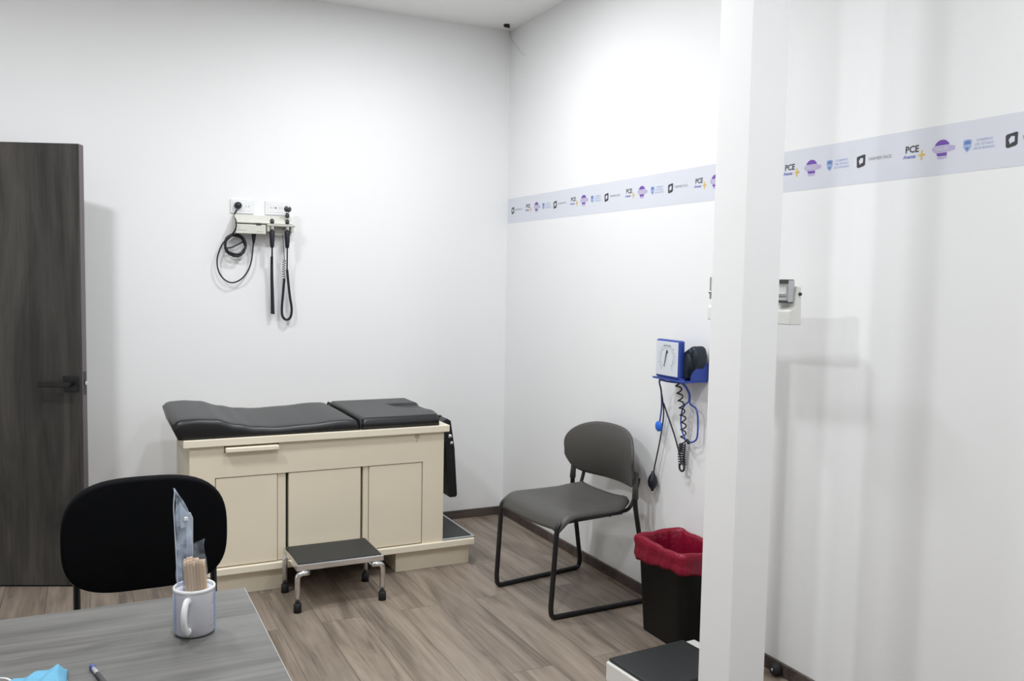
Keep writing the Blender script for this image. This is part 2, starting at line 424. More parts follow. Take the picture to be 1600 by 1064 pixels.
for k in range(-1, 8):
    yP = 5.224-.5404*k
    if yP-.0 < WY-.03:      # plus logo
        p = MB().mesh_in(TX_PCE, wallm(yP, 1.938), M_prblack).mesh_in(TX_AV, wallm(yP+.010, 1.916), M_pravanza)
        c = (-0.0305, -.012)
        disc_part(p, [(.026, .003), (.034, .003), (.034, -.003), (.026, -.003)], yP, 1.917, M_prorange)
        disc_part(p, [(.034, .015), (.040, .015), (.040, .003), (.050, .003), (.050, -.003), (.040, -.003), (.040, -.016), (.034, -.016), (.034, -.003), (.034, .003)], yP-.0, 1.917, M_prorange)
        build('plus_logo', p, None, band)
    yG = yP-.109
    if yG < WY-.04:
        p = MB()
        disc_part(p, arc(.029, 25, 155), yG, ZB, M_purple)
        disc_part(p, [(-.030, .010), (.026, .010), (.046, .006), (.046, -.005), (.026, -.009), (-.026, -.009), (-.037, .003)], yG, ZB, M_purplel)
        p.mesh_in(TX_GL, wallm(yG, ZB, .0016), M_band)
        disc_part(p, [(-.020, -.011), (.018, -.011), (.018, -.021), (-.014, -.021)], yG, ZB, M_purple)
        disc_part(p, [(-.018, -.0235), (.020, -.0235), (.016, -.028), (0, -.030), (-.012, -.029)], yG, ZB, M_purplel)
        build('globe_logo', p, None, band)
    yS = yP-.196
    if yS < WY-.01:
        p = MB()
        disc_part(p, [(-.014, .016), (0, .019), (.014, .016), (.013, -.004), (.008, -.013), (0, -.020), (-.008, -.013), (-.013, -.004)], yS, ZB, M_shieldl)
        disc_part(p, [(-.010, .013), (0, .015), (.010, .013), (.010, .004), (-.010, .004)], yS, ZB, M_shield, .0016)
        disc_part(p, [(-.006, -.006), (.006, -.006), (0, -.016)], yS, ZB, M_shield, .0016)
        for j, me in enumerate(TX_LAB): p.mesh_in(me, wallm(yS-.055, ZB+.012-.012*j), M_shieldl)
        build('shield_logo', p, None, band)
    yQ = yP-.336
    if yQ < WY-.02:
        p = MB()
        o_ = [(-.017, -.020), (-.019, .012), (-.015, .016), (.014, .021), (.018, .018), (.018, -.014), (.013, -.018), (-.010, -.023)]
        disc_part(p, o_, yQ, ZB-.001, M_prblack)
        disc_part(p, [(-.009, 0), (-.002, .010), (.009, .009), (.009, -.006), (.0, -.009), (-.004, -.013)], yQ, ZB-.001, M_band, .0016)
        p.mesh_in(TX_SQ, wallm(yQ-.079, ZB+.001), M_prgrey)
        build('square_logo', p, None, band)

# thin wire and black stub at the ceiling corner
o = build('ceiling_cable_stub', MB().lathe([(0, 0), (.017, 0), (.020, -.006), (.014, -.014), (0, -.018)], (2.300, 4.845, CZ), n=16).tube([(2.300, 4.845, CZ-.01), (2.318, 4.84, CZ-.016)], .006, 8), M_blackmatte, origin=(2.300, 4.845, CZ))
tag(o, 'small black cable stub poking from the ceiling at the room corner', 'cable')
o = build('loose_wire', MB().tube(smooth_path([(2.372, 4.958, CZ-.002), (2.378, 4.945, 2.985), (2.381, 4.92, 2.955), (2.3835, 4.87, 2.915), (2.3840, 4.83, 2.880), (2.3840, 4.78, 2.848), (2.3845, 4.765, 2.840)], 6), .0012, 6), M_wire, origin=(2.3845, 4.9, 2.9))
tag(o, 'thin grey loose wire end on the wall below the ceiling corner', 'wire')

# ================================================================== EXAM TABLE
X0, X1, Y0, Y1 = .412, 1.645, 4.13, 4.745
et = thing('exam_table', 'cream painted medical examination table with black padded top and cabinet doors', 'exam table', (1.03, 4.44, 0))
# carcass with face frame around the three doors
zf0, zf1, zd0, zd1 = .140, .715, .165, .562
b = MB().box(X0, X1, Y0+.035, Y1, zf0, zf1)
dx = [(.525, .803), (.8575, 1.209), (1.252, 1.529)]
b.box(X0, dx[0][0]-.003, Y0, Y0+.036, zf0, zf1)
b.box(dx[2][1]+.003, X1, Y0, Y0+.036, zf0, zf1)
b.box(dx[0][0]-.003, dx[2][1]+.003, Y0, Y0+.036, zd1+.004, .680)
b.box(dx[0][0]-.003, .563, Y0, Y0+.036, .680, zf1).box(.810, dx[2][1]+.003, Y0, Y0+.036, .680, zf1)
build('cabinet_body', b, M_cream, et)
build('base_plinth', MB().box(.43, .84, 4.16, Y1-.02, 0, .108).box(1.402, 1.806, 4.16, Y1-.02, 0, .108).box(.84, 1.402, 4.60, Y1-.02, .0, .108, m=None), M_cream, et)
build('base_ledge', MB().box(.400, 1.822, 4.118, Y1+.01, .107, .1405, .004, 2), M_cream2, et)
build('table_top', MB().box(.385, 1.668, 4.108, Y1+.035, .7155, .750, .003, 2), M_cream2, et)
# doors
for (a, c) in dx:
    build('cabinet_door', MB().box(a, c, Y0+.003, Y0+.030, zd0-.020, zd1, .0025, 1), M_cream, et)
build('door_pull', MB().box(.8055, .8440, Y0+.010, Y0+.034, zd0-.020, zd1+.001, .0015, 1), M_cream, et)
build('door_pull', MB().box(1.2215, 1.2495, Y0+.010, Y0+.034, zd0-.020, zd1+.001, .0015, 1), M_cream, et)
for xa_, xb_ in ((.8442, .8573), (1.2092, 1.2213)): build('painted_gap_shade', MB().box(xa_, xb_, Y0+.0335, Y0+.036, .146, zd1+.002), M_gapshade, et)  # added dark strips that paint the shade at the back of each gap
build('pull_out_shelf', MB().box(.566, .806, 4.098, 4.158, .684, .707, .005, 2), M_cream2, et)
build('scratch_mark', MB().box(1.488, 1.512, 4.1285, 4.131, .690, .708).tube([(1.50, 4.1285, .688), (1.496, 4.1285, .672)], .0015, 6), mat('worn_cream', (.52, .46, .36), .5), et)  # small raised mark standing in for a scratch in the cream paint
# step at the foot end
st = build('foot_step', MB().box(1.649, 1.828, 4.130, 4.700, .1405, .150, .002, 1), M_alu, et)
build('tread_mat', MB().box(1.651, 1.812, 4.146, 4.690, .150, .1525), M_mat, st)
# cushions
def zt(x):
    K = [(.34, .826), (.36, .838), (.44, .846), (.52, .840), (.62, .812), (.70, .796), (.80, .789), (.95, .794), (1.10, .804), (1.20, .802)]
    for (a, za), (c, zc) in zip(K, K[1:]):
        if x <= c:
            t = max(0, (x-a)/(c-a)); t = t*t*(3-2*t); return za+(zc-za)*t
    return K[-1][1]
def cushion_long():
    m = MB(); bm2 = bmesh.new(); rings = []; N = 40
    ya, yb, zb = 4.118, 4.782, .7515
    xs = [.365+(1.198-.365)*i/N for i in range(N+1)]
    for i, x in enumerate(xs):
        e = 0
        if i == 0: e = .018
        elif i == 1: e = .004
        elif i == N: e = .014
        elif i == N-1: e = .003
        z1 = zt(x)-e; r = .026; ring = []
        sec = [(ya+.004, zb), (ya, zb+.006)]
        for k in range(7): a = PI-PI/2*k/6; sec.append((ya+r+r*math.cos(a), z1-r+r*math.sin(a)))
        for k in range(1, 8): sec.append((ya+r+(yb-ya-2*r)*k/8, z1+.003*math.sin(PI*k/8)))
        for k in range(7): a = PI/2-PI/2*k/6; sec.append((yb-r+r*math.cos(a), z1-r+r*math.sin(a)))
        sec += [(yb, zb+.006), (yb-.004, zb)]
        for (y, z) in sec:
            lean = .026*(z-zb)/.09 if i <= 2 else 0
            ring.append(bm2.verts.new((x-lean, y, z)))
        rings.append(ring)
    n = len(rings[0])
    for i in range(N):
        for k in range(n): bm2.faces.new((rings[i][k], rings[i][(k+1) % n], rings[i+1][(k+1) % n], rings[i+1][k]))
    bm2.faces.new(rings[0]); bm2.faces.new(rings[-1])
    bmesh.ops.recalc_face_normals(bm2, faces=bm2.faces); m._merge(bm2, None, True); return m
pad = build('padded_top', cushion_long(), M_vinyl, et)
build('piping', MB().tube([(1.2045, 4.120, .757), (1.2045, 4.122, .785), (1.2045, 4.135, .798), (1.2045, 4.45, .803), (1.2045, 4.760, .798), (1.2045, 4.776, .785), (1.2045, 4.776, .757)], .0065, 8), M_blackmatte, pad)
def foot_pad():
    m = MB(); b2 = bmesh.new(); NX, NY = 44, 56; zb = .7515
    def xe(y): return 1.612+.052*min(1, max(0, (y-4.118)/.25))**.7      # right hand end line
    def top(x, y):
        z = .806; d = min(x-1.213, xe(y)-x, y-4.118, 4.782-y); r = .022
        if d < r: z -= r-math.sqrt(max(0, r*r-(r-d)**2))
        # dished hollow towards the foot end, steep on the wall side
        w = .03+.11*max(0, min(1, (x-1.47)/.13)); c = 4.565-w
        if x > 1.465 and abs(y-c) < w:
            q = (y-c)/w; e = min(1, (1-q)/.22) if q > 0 else min(1, (1+q)/1.0)
            z -= .013*max(0, e)**.8*min(1, (x-1.465)/.05)
        return z
    T_ = []
    for i in range(NX+1):
        row = []
        for j in range(NY+1):
            y = 4.118+.664*(.5-.5*math.cos(PI*j/NY)) if j in (0, NY) else 4.118+.664*(j/NY*.90+.05+.05*(1 if j > NY/2 else -1)*min(1, abs(j-NY/2)/(NY/2))**6)
            f = i/NX; f = f+.02*math.sin(2*PI*f)*-1
            row.append(b2.verts.new((1.213+(xe(y)-1.213)*f, y, top(1.213+(xe(y)-1.213)*f, y))))
        T_.append(row)
    for i in range(NX):
        for j in range(NY): b2.faces.new((T_[i][j], T_[i+1][j], T_[i+1][j+1], T_[i][j+1]))
    border = [T_[i][0] for i in range(NX)]+[T_[NX][j] for j in range(NY)]+[T_[i][NY] for i in range(NX, 0, -1)]+[T_[0][j] for j in range(NY, 0, -1)]
    low = [b2.verts.new((v.co.x, v.co.y, zb)) for v in border]; n = len(border)
    for k in range(n): b2.faces.new((border[k], border[(k+1) % n], low[(k+1) % n], low[k]))
    b2.faces.new(low[::-1])
    bmesh.ops.recalc_face_normals(b2, faces=b2.faces); m._merge(b2, None, True); return m
build('foot_pad', foot_pad(), M_vinyl, et)
# hanging leg rest flap
fl = build('leg_rest_flap', MB().prism([(1.668, .742), (1.705, .762), (1.728, .748), (1.752, .60), (1.770, .345), (1.762, .336), (1.728, .336), (1.722, .345), (1.700, .60)], 'y', 4.24, 4.66, .004, 2), M_vinyl, et)
for y_ in (4.33, 4.54): build('hinge_arm', MB().box(1.672, 1.712, y_, y_+.03, .752, .764, .002, 1), M_blackmetal, fl)
build('knob', MB().sphere((1.7185, 4.233, .668), .012), M_chrome, fl)
build('knob', MB().sphere((1.728, 4.233, .632), .010), M_chrome, fl)
build('bracket_pin', MB().tube([(1.645, 4.20, .648), (1.700, 4.235, .648)], .005, 8).sphere((1.665, 4.205, .648), .008), M_chrome, fl)

# ================================================================== STEP STOOL
ss = thing('step_stool', 'chrome step stool with black ribbed top in front of the cream exam table', 'step stool', (1.027, 3.96, 0))
a0, a1, c0, c1 = .825, 1.229, 3.815, 4.105
build('top_frame', MB().box(a0, a1, c0, c1, .186, .214, .004, 2), M_chrome, ss)
build('tread_mat', MB().box(a0+.010, a1-.010, c0+.010, c1-.010, .214, .2175, .001, 1), M_mat, ss)
for (x, sx) in ((a0+.006, 1), (a1-.006, -1)):
    for y in (c0+.004, c1-.012):
        lg = build('leg', MB().tube(bend([(x+sx*.052, y+.0, .174), (x, y, .174), (x, y, .03)], .045, 8), .0125, 14), M_chrome, ss)
        build('rubber_foot', MB().lathe([(0, 0), (.018, 0), (.0175, .038), (.0135, .042), (.0, .042)], (x, y, 0), n=16), M_blackmatte, lg)
for x_ in (a0+.055, a1-.055): build('cross_bar', MB().tube([(x_, c0+.01, .176), (x_, c1-.018, .176)], .009), M_chrome, ss)

# ================================================================== GREY VISITOR CHAIR (faces -x locally)
vc = thing('visitor_chair', 'grey plastic shell chair on a black tubular sled frame against the right wall', 'chair', (2.063, 3.545, 0), math.radians(5.5))
def seat_fn(u, v):
    U_ = 2*u-1; V_ = v
    x = -.268+.465*V_; W = .262-.022*V_
    cr = 1.0
    if V_ > .72: cr = (1-((V_-.72)/.28)**3.0*.22)
    if V_ < .16: cr = 1-((.16-V_)/.16)**2.5*.10
    y = W*cr*U_
    z = .452+.012*abs(U_)**2.5 - .014*math.exp(-((V_-.6)/.3)**2)*(1-U_*U_) + .022*max(0, (V_-.75)/.25)**1.6
    z -= .020*max(0, (abs(U_)-.86)/.14)**2
    if V_ < .26:
        q = (.26-V_)/.26; z -= .064*q**2.0; x += .035*q**2.2
    return (x, y, z)
build('seat', MB().shell(seat_fn, 28, 30, .011), M_greyplast, vc, local=True)
def back_fn(u, v):
    a = PI*(1-u); U_ = math.cos(a); s_ = max(0, 1-abs(U_)**2.6)
    zt_ = .672+.133*s_**(1/2.2); s2 = max(0, 1-abs(U_)**5); zb_ = .656-.128*s2**(1/5) + .008*(1-U_*U_)
    if abs(U_) > .999: zt_ = .668; zb_ = .660
    z = zb_+(zt_-zb_)*v
    lean = (z-.53)*.13
    x = .222-.068*abs(U_)**2.2 + .030*((z-.685)/.13)**2
    wsc = .276-.026*max(0, (.68-z)/.15)**1.5
    return (x, wsc*U_, z)
build('backrest', MB().shell(back_fn, 40, 18, .011), M_greyplast, vc, local=True)
fr = MB()
for s_ in (-1, 1):
    fy, by = .235*s_, .268*s_
    path = bend([(.196, .244*s_, .615), (.188, .250*s_, .47), (.262, by, .055), (.255, by, .0115), (-.255, fy, .0115), (-.262, fy, .05), (-.238, .238*s_, .43), (-.16, .232*s_, .436), (.13, .225*s_, .436)], .045, 6)
    build('leg_frame', MB().tube(path, .0115, 12), M_blackmetal, vc, local=True)
    build('back_support', MB().tube(smooth_path([(.13, .205*s_, .432), (.190, .205*s_, .440), (.222, .208*s_, .50), (.240, .21*s_, .58)], 6), .009, 10), M_blackmetal, vc, local=True)
    build('sleeve', MB().tube([(.194, .2440*s_, .620), (.1900, .249*s_, .495)], [.011, .0155], 12), M_greyplast, vc, local=True)
for x_ in (.06, -.14): build('cross_bar', MB().tube([(x_, -.230, .430), (x_, .230, .430)], .008), M_blackmetal, vc, local=True)

# ================================================================== BIN WITH RED LINER
bx0, bx1, by0, by1, bh = 2.126, 2.352, 2.758, 3.085, .400
bn = thing('waste_bin', 'black rectangular waste bin beside the grey chair', 'waste bin', ((bx0+bx1)/2, (by0+by1)/2, 0))
def rrect(x0, x1, y0, y1, r, k=6):
    out = []
    for (cx, cy, a) in ((x1-r, y1-r, 0), (x0+r, y1-r, 90), (x0+r, y0+r, 180), (x1-r, y0+r, 270)):
        for i in range(k+1):
            t = math.radians(a+90*i/k); out.append((cx+r*math.cos(t), cy+r*math.sin(t)))
    return out
def loft(secs, m=None, close_bottom=True, close_top=False):
    mb = MB(); b2 = bmesh.new(); R = [[b2.verts.new((x, y, z(i) if callable(z) else z)) for i, (x, y) in enumerate(ring)] for ring, z in secs]
    n = len(R[0])
    for A, B in zip(R, R[1:]):
        for k in range(n): b2.faces.new((A[k], A[(k+1) % n], B[(k+1) % n], B[k]))
    if close_bottom: b2.faces.new(R[0])
    if close_top: b2.faces.new(R[-1])
    bmesh.ops.recalc_face_normals(b2, faces=b2.faces); mb._merge(b2, m, True); return mb
def rr(d, z, tp=0, r=.035): return (rrect(bx0+d+tp, bx1-d-tp, by0+d+tp, by1-d-tp, r), z)
build('bin_body', loft([rr(0, .0, .024), rr(0, .004, .022), rr(0, bh-.02, .002), rr(-.006, bh-.016), rr(-.006, bh), rr(.006, bh), rr(.006, bh-.02), rr(0, .012, .030)]), M_bin, bn)
def resample(P, n):
    P = P+[P[0]]; L_ = [0]
    for a, c in zip(P, P[1:]): L_.append(L_[-1]+math.dist(a, c))
    out = []; j = 0
    for i in range(n):
        d = L_[-1]*i/n
        while L_[j+1] < d: j += 1
        t = (d-L_[j])/(L_[j+1]-L_[j]); out.append((P[j][0]+(P[j+1][0]-P[j][0])*t, P[j][1]+(P[j+1][1]-P[j][1])*t))
    return out
def ring_w(d, amp, z, zamp=0, ph=0, hem=0):
    base = resample(rrect(bx0+d, bx1-d, by0+d, by1-d, .04), 132)
    cx, cy = (bx0+bx1)/2, (by0+by1)/2; out = []; zs = []
    for i, (x, y) in enumerate(base):
        a = 2*PI*i/132
        q = .5*math.sin(9*a+ph)+.35*math.sin(17*a+1.7*ph)+.3*math.sin(31*a+2*ph+1)+.3*math.sin(5*a-ph)
        l = math.hypot(x-cx, y-cy)
        out.append((x+(x-cx)/l*amp*q, y+(y-cy)/l*amp*q))
        dz = zamp*(math.sin(4*a+ph)+.6*math.sin(11*a+ph*2))
        dz += hem*(.008+.022*max(0, 1-(y-by0)/.30)-.18*max(0, x-bx0-.02)*(1 if y < by0+.05 else 0))
        zs.append(z+dz)
    return out, (lambda i, zs=zs: zs[i])
secs = [ring_w(-.004, .002, .306, .004, 3, 1), ring_w(-.013, .004, .304, .004, 3, 1), ring_w(-.017, .004, .318, .004, 2.6, .9), ring_w(-.014, .005, .345, .003, 2, .4), ring_w(-.012, .004, .368, .002, 1.5, .2),
        ring_w(-.016, .003, .388, .003, 1, .1), ring_w(-.014, .0025, .406, .003, .6), ring_w(-.006, .002, .4145, .003, .4), ring_w(.002, .002, .413, .003, .3), ring_w(.008, .003, .400, .002, 0), ring_w(.012, .004, .35, 0, .5),
        ring_w(.020, .006, .26, 0, 1), ring_w(.034, .008, .16, 0, 1.4), ring_w(.05, .006, .07, 0, 2)]
ln = loft(secs, close_bottom=False, close_top=True)
o = build('bin_liner', ln, M_red, origin=((bx0+bx1)/2, (by0+by1)/2, .3)); tag(o, 'red plastic bag lining the black waste bin', 'bin liner')

# ================================================================== PHYSICIAN SCALE
sc = thing('physician_scale', 'white beam scale with black platform mat, mostly hidden behind the white pillar', 'scale', (1.97, 2.56, 0), math.radians(4))
def L(x, y, z): return (x-1.97, y-2.56, z)
build('platform', MB().box(-.222, .215, -.150, .150, .0, .076, .006, 2), M_white, sc, local=True)
build('platform_mat', MB().box(-.214, .149, -.143, .143, .076, .090, .005, 2), M_mat, sc, local=True)
build('column', MB().box(.150, .198, -.028, .028, .070, 1.36, .004, 2), M_white, sc, local=True)
bmn = build('beam', MB().box(.152, .172, -.318, .062, 1.458, 1.470, .002, 1), M_alu, sc, local=True)
build('beam_housing', MB().prism([(.155, 1.362), (.212, 1.362), (.206, 1.495), (.184, 1.495), (.176, 1.425), (.155, 1.410)], 'y', -.330, .075, .004, 2), M_white, sc, local=True)
g = MB().box(.148, .176, -.322, -.262, 1.503, 1.517, .001, 1, m=M_ink).box(.148, .176, -.322, -.262, 1.437, 1.446, .001, 1, m=M_ink).box(.150, .180, -.3225, -.312, 1.440, 1.515, .001, 1, m=M_alu)
g.box(.158, .174, -.312, -.262, 1.446, 1.503, m=M_white)
build('beam_guide', g, None, sc, local=True)
build('beam_end', MB().box(.152, .160, .058, .064, 1.44, 1.523, .001, 1).sphere((.155, .062, 1.466), .007), M_alu, sc, local=True)
build('set_screw', MB().lathe([(0, 0), (.006, 0), (.005, -.006), (0, -.007)], (.197, -.331, 1.468), 'y', 12), M_ink, sc, local=True)

# black stopper by the baseboard
o = build('floor_stopper', MB().lathe([(0, 0), (.021, 0), (.024, .010), (.021, .028), (.010, .033), (0, .033)], (0, 0, 0), 'x', 24, m=M_blackmatte, mtx=Matrix.Translation((2.374, 2.462, .027)) @ Matrix.Rotation(PI, 4, 'Z'))
      .lathe([(0, 0), (.0065, 0), (.005, .003), (0, .004)], (0, 0, 0), 'x', 12, m=M_chrome, mtx=Matrix.Translation((2.341, 2.462, .029)) @ Matrix.Rotation(PI, 4, 'Z')), None, origin=(2.374, 2.462, .027))
tag(o, 'small round black rubber stopper with a silver screw on the baseboard right of the pillar', 'stopper')

# ================================================================== BLOOD PRESSURE MONITOR
bp_ = thing('blood_pressure_gauge', 'blue wall mounted blood pressure gauge with white dial and basket', 'blood pressure gauge', (WX, 3.07, 1.08))
gx = 2.262
build('gauge_housing', MB().box(gx, 2.292, 2.998, 3.168, 1.086, 1.252, .008, 2), M_blue, bp_)
build('dial_face', MB().box(gx-.002, gx+.001, 3.006, 3.160, 1.096, 1.244, .001, 1), M_dial, bp_)
dl = MB()
for k in range(28):
    a = math.radians(-50+280*k/27); r0, r1 = .052, .060 if k % 3 else .064
    y0_, z0_ = 3.083+r0*math.cos(a), 1.172+r0*math.sin(a); y1_, z1_ = 3.083+r1*math.cos(a), 1.172+r1*math.sin(a)
    dl.tube([(gx-.0025, y0_, z0_), (gx-.0025, y1_, z1_)], .0009, 4)
dl.tube([(gx-.0025, 3.083+.046*math.cos(math.radians(q)), 1.172+.046*math.sin(math.radians(q))) for q in range(-50, 235, 10)], .0006, 4)
dl.box(gx-.003, gx-.0022, 3.058, 3.108, 1.224, 1.229)
build('dial_scale', dl, M_dialink, bp_)
build('needle', MB().tube([(gx-.0045, 3.082, 1.208), (gx-.0045, 3.100, 1.135)], [.0022, .0012], 6).sphere((gx-.004, 3.081, 1.200), .005, sc=(.5, 1, 1)), M_ink, bp_)
bk = MB().box(gx-.006, WX-.001, 2.955, 3.182, 1.076, 1.084, .002, 1).box(WX-.006, WX-.001, 2.955, 3.17, 1.084, 1.150, .001, 1)
q = [(WX-.001, 1.084), (WX-.001, 1.158)] + [(WX-.012-.070*math.sin(t)*1.15, 1.084+.074*math.cos(t)) for t in [PI/2*i/8 for i in range(9)]]
bk.prism(q, 'y', 2.955, 2.960, 0).box(gx+.0, gx+.004, 2.962, 2.998, 1.084, 1.094)
build('basket', bk, M_blue, bp_)
build('coiled_hose', MB().tube(helix([(2.300, 3.055, 1.072), (2.325, 3.060, .98), (2.350, 3.070, .88), (2.358, 3.082, .79)], .0115, 8.5), .0032, 8)
      .tube(helix([(2.358, 3.084, .79), (2.360, 3.090, .74), (2.362, 3.086, .695)], .014, 9), .0034, 8)
      .tube([(2.350+.0, 3.072+.017*math.cos(t), .688+.017*math.sin(t)) for t in [2*PI*i/18 for i in range(18)]], .0045, 8, closed=True), M_cord, bp_)
cf = thing('blood_pressure_cuff', 'rolled navy blood pressure cuff in the blue basket with hanging bulb', 'blood pressure cuff', (2.34, 3.02, 1.085))
co = [(3.072, 1.0875), (3.070, 1.150), (3.052, 1.188), (3.015, 1.208), (2.968, 1.234), (2.947, 1.226), (2.934, 1.190), (2.936, 1.160), (2.964, 1.125), (2.966, 1.0875)]
b1 = MB().prism(co, 'x', 2.300, 2.366, .013, 3, smooth=True)
b1.prism([(y*.72+3.01*.28, z*.80+1.09*.20-.001) for y, z in co], 'x', 2.284, 2.330, .010, 3, smooth=True)
b1.prism([(3.045, 1.150), (3.030, 1.186), (2.975, 1.222), (2.957, 1.212), (2.960, 1.180), (3.020, 1.140)], 'x', 2.292, 2.312, .006, 3, smooth=True)
build('cuff_roll', b1, M_navy, cf)
build('bulb_tube', MB().tube(smooth_path([(2.300, 3.10, 1.074), (2.300, 3.185, 1.066), (2.325, 3.210, 1.02), (2.352, 3.222, .93), (2.360, 3.235, .86), (2.361, 3.258, .76), (2.360, 3.286, .655), (2.358, 3.293, .61)], 8), .0034, 8)
      .tube(smooth_path([(2.345, 3.214, .955), (2.355, 3.200, .91), (2.362, 3.150, .82), (2.362, 3.105, .735), (2.362, 3.092, .70)], 8), .0034, 8), M_cord, cf)
build('squeeze_bulb', MB().lathe([(0, .05), (.006, .049), (.009, .038), (.019, .022), (.0235, 0), (.019, -.022), (.008, -.036), (.006, -.044), (0, -.045)], (2.356, 3.295, .575), n=20), M_cord, cf)
# stethoscope
sp = thing('stethoscope', 'blue stethoscope hanging under the wall blood pressure gauge', 'stethoscope', (2.35, 3.05, 1.07))
build('tubing', MB().tube(smooth_path([(2.300, 3.030, 1.070), (2.320, 3.028, 1.055), (2.345, 3.030, 1.02), (2.352, 3.036, .985)], 8), .0052, 8).tube(smooth_path([(2.300, 3.030, 1.068), (2.298, 3.12, 1.064), (2.303, 3.190, 1.060), (2.332, 3.216, 1.01), (2.354, 3.240, .93), (2.358, 3.258, .855)], 8), .0038, 8), M_bluetube, sp)
build('binaural', MB().tube(smooth_path([(2.352, 3.036, .985), (2.352, 3.026, .972), (2.352, 2.990, .960), (2.352, 2.975, .925), (2.352, 2.972, .86), (2.352, 2.980, .828), (2.352, 3.005, .812), (2.352, 3.028, .808)], 8), .0038, 8)
      .tube(smooth_path([(2.352, 3.036, .985), (2.350, 3.062, .968), (2.348, 3.080, .940), (2.346, 3.084, .90), (2.348, 3.076, .85), (2.350, 3.050, .815), (2.350, 3.034, .806)], 8), .0034, 8), M_bluetube, sp)
build('ear_tip', MB().sphere((2.350, 3.030, .806), .0085), M_cord, sp)
build('ear_tip', MB().sphere((2.350, 3.040, .812), .0080), M_cord, sp)
build('chest_piece', MB().lathe([(0, -.008), (.017, -.008), (.024, -.003), (.024, .003), (.017, .007), (0, .008)], (2.350, 3.252, .842), 'x', 28), M_bluedisc, sp)

# ================================================================== OUTLETS + DIAGNOSTIC UNIT ON BACK WALL
for (xa, xb, dot, lab) in ((.714, .838, False, 'white wall outlet plate with a round black plug in it'), (.898, 1.020, True, 'empty white wall outlet plate above the instrument handles')):
    t = thing('wall_outlet', lab, 'outlet', ((xa+xb)/2, WY, 1.87))
    build('cover_plate', MB().box(xa, xb, WY-.009, WY, 1.832, 1.908, .003, 2), M_plate, t)
    build('socket_panel', MB().box(xa+.012, xb-.012, WY-.011, WY-.008, 1.845, 1.895, .001, 1), M_plate, t)
    for cx in (xa+.038, xb-.036):
        for q in (-.007, .007): build('socket_slot', MB().box(cx+q-.001, cx+q+.001, WY-.0115, WY-.0108, 1.867, 1.876), M_slot, t)
    if dot: build('indicator', MB().lathe([(0, 0), (.004, 0), (.004, -.002), (0, -.002)], ((xa+xb)/2-.004, WY-.0108, 1.871), 'y', 12), M_slot, t)
du = thing('diagnostic_station', 'cream wall transformer box for the otoscope handles with a coiled black power cord', 'diagnostic station', (.88, WY, 1.77))
build('back_housing', MB().prism([(WY-.001, 1.718), (WY-.001, 1.822), (WY-.045, 1.822), (WY-.085, 1.790), (WY-.088, 1.778), (WY-.070, 1.774), (WY-.046, 1.770), (WY-.044, 1.718)], 'x', .728, 1.034, .003, 2), M_offwhite, du)
build('control_panel', MB().box(.730, .888, WY-.090, WY-.040, 1.720, 1.770, .003, 2), M_offwhite, du)
build('power_switch', MB().box(.836, .862, WY-.0935, WY-.088, 1.767, 1.779, .001, 1, m=M_ink), None, du)
build('name_strip', MB().box(.742, .785, WY-.0915, WY-.0895, 1.738, 1.741), M_offdark, du); build('label_strip', MB().box(.835, .875, WY-.0915, WY-.0895, 1.733, 1.735), M_offdark, du)
build('handle_cradle', MB().box(.892, 1.044, WY-.100, WY-.040, 1.764, 1.776, .003, 2).box(.892, .907, WY-.096, WY-.044, 1.735, 1.766, .002, 1).box(1.022, 1.036, WY-.096, WY-.044, 1.735, 1.766, .002, 1), M_offdark, du)
cy = WY-.035
plug = (.752, WY-.011)
pw = MB().lathe([(0, 0), (.0195, 0), (.0195, -.016), (.014, -.026), (0, -.028)], (plug[0], plug[1], 1.873), 'y', 22)
build('power_plug', pw, M_cord, du)
cp = smooth_path([(.750, WY-.030, 1.862), (.742, cy, 1.845), (.731, cy+.005, 1.82), (.729, WY-.100, 1.78), (.727, WY-.100, 1.745), (.716, cy, 1.712), (.690, cy, 1.685), (.677, cy, 1.655)], 8)
coil = []
for i in range(90):
    a = PI-2*PI*i/22; rr_ = .053+.0045*math.sin(i*.41)+.002*math.sin(i*1.3)
    coil.append(Vector((.735+rr_*math.cos(a)+.004*math.sin(i*.13), cy-.006+.012*math.sin(i*.35), 1.658+rr_*1.04*math.sin(a)+.005*math.cos(i*.2))))
build('power_cord', MB().tube(cp, .0040, 8).tube(coil, .0046, 8)
      .tube(smooth_path([(.688, cy, 1.640), (.715, cy-.004, 1.645), (.750, cy-.004, 1.662), (.784, cy, 1.685)], 6), .0038, 8)
      .tube(smooth_path([(.760, cy, 1.712), (.715, cy, 1.705), (.675, cy, 1.672), (.652, cy, 1.625), (.640, cy, 1.575), (.646, cy, 1.520), (.672, cy, 1.475), (.715, cy, 1.454), (.762, cy, 1.472), (.798, cy, 1.515), (.818, cy, 1.570), (.826, cy, 1.630), (.829, WY-.050, 1.690)], 8), .0040, 8)
      .tube([(.829, WY-.056, 1.722), (.829, WY-.054, 1.700), (.829, WY-.050, 1.668)], [.012, .011, .0045], 10), M_cord, du)
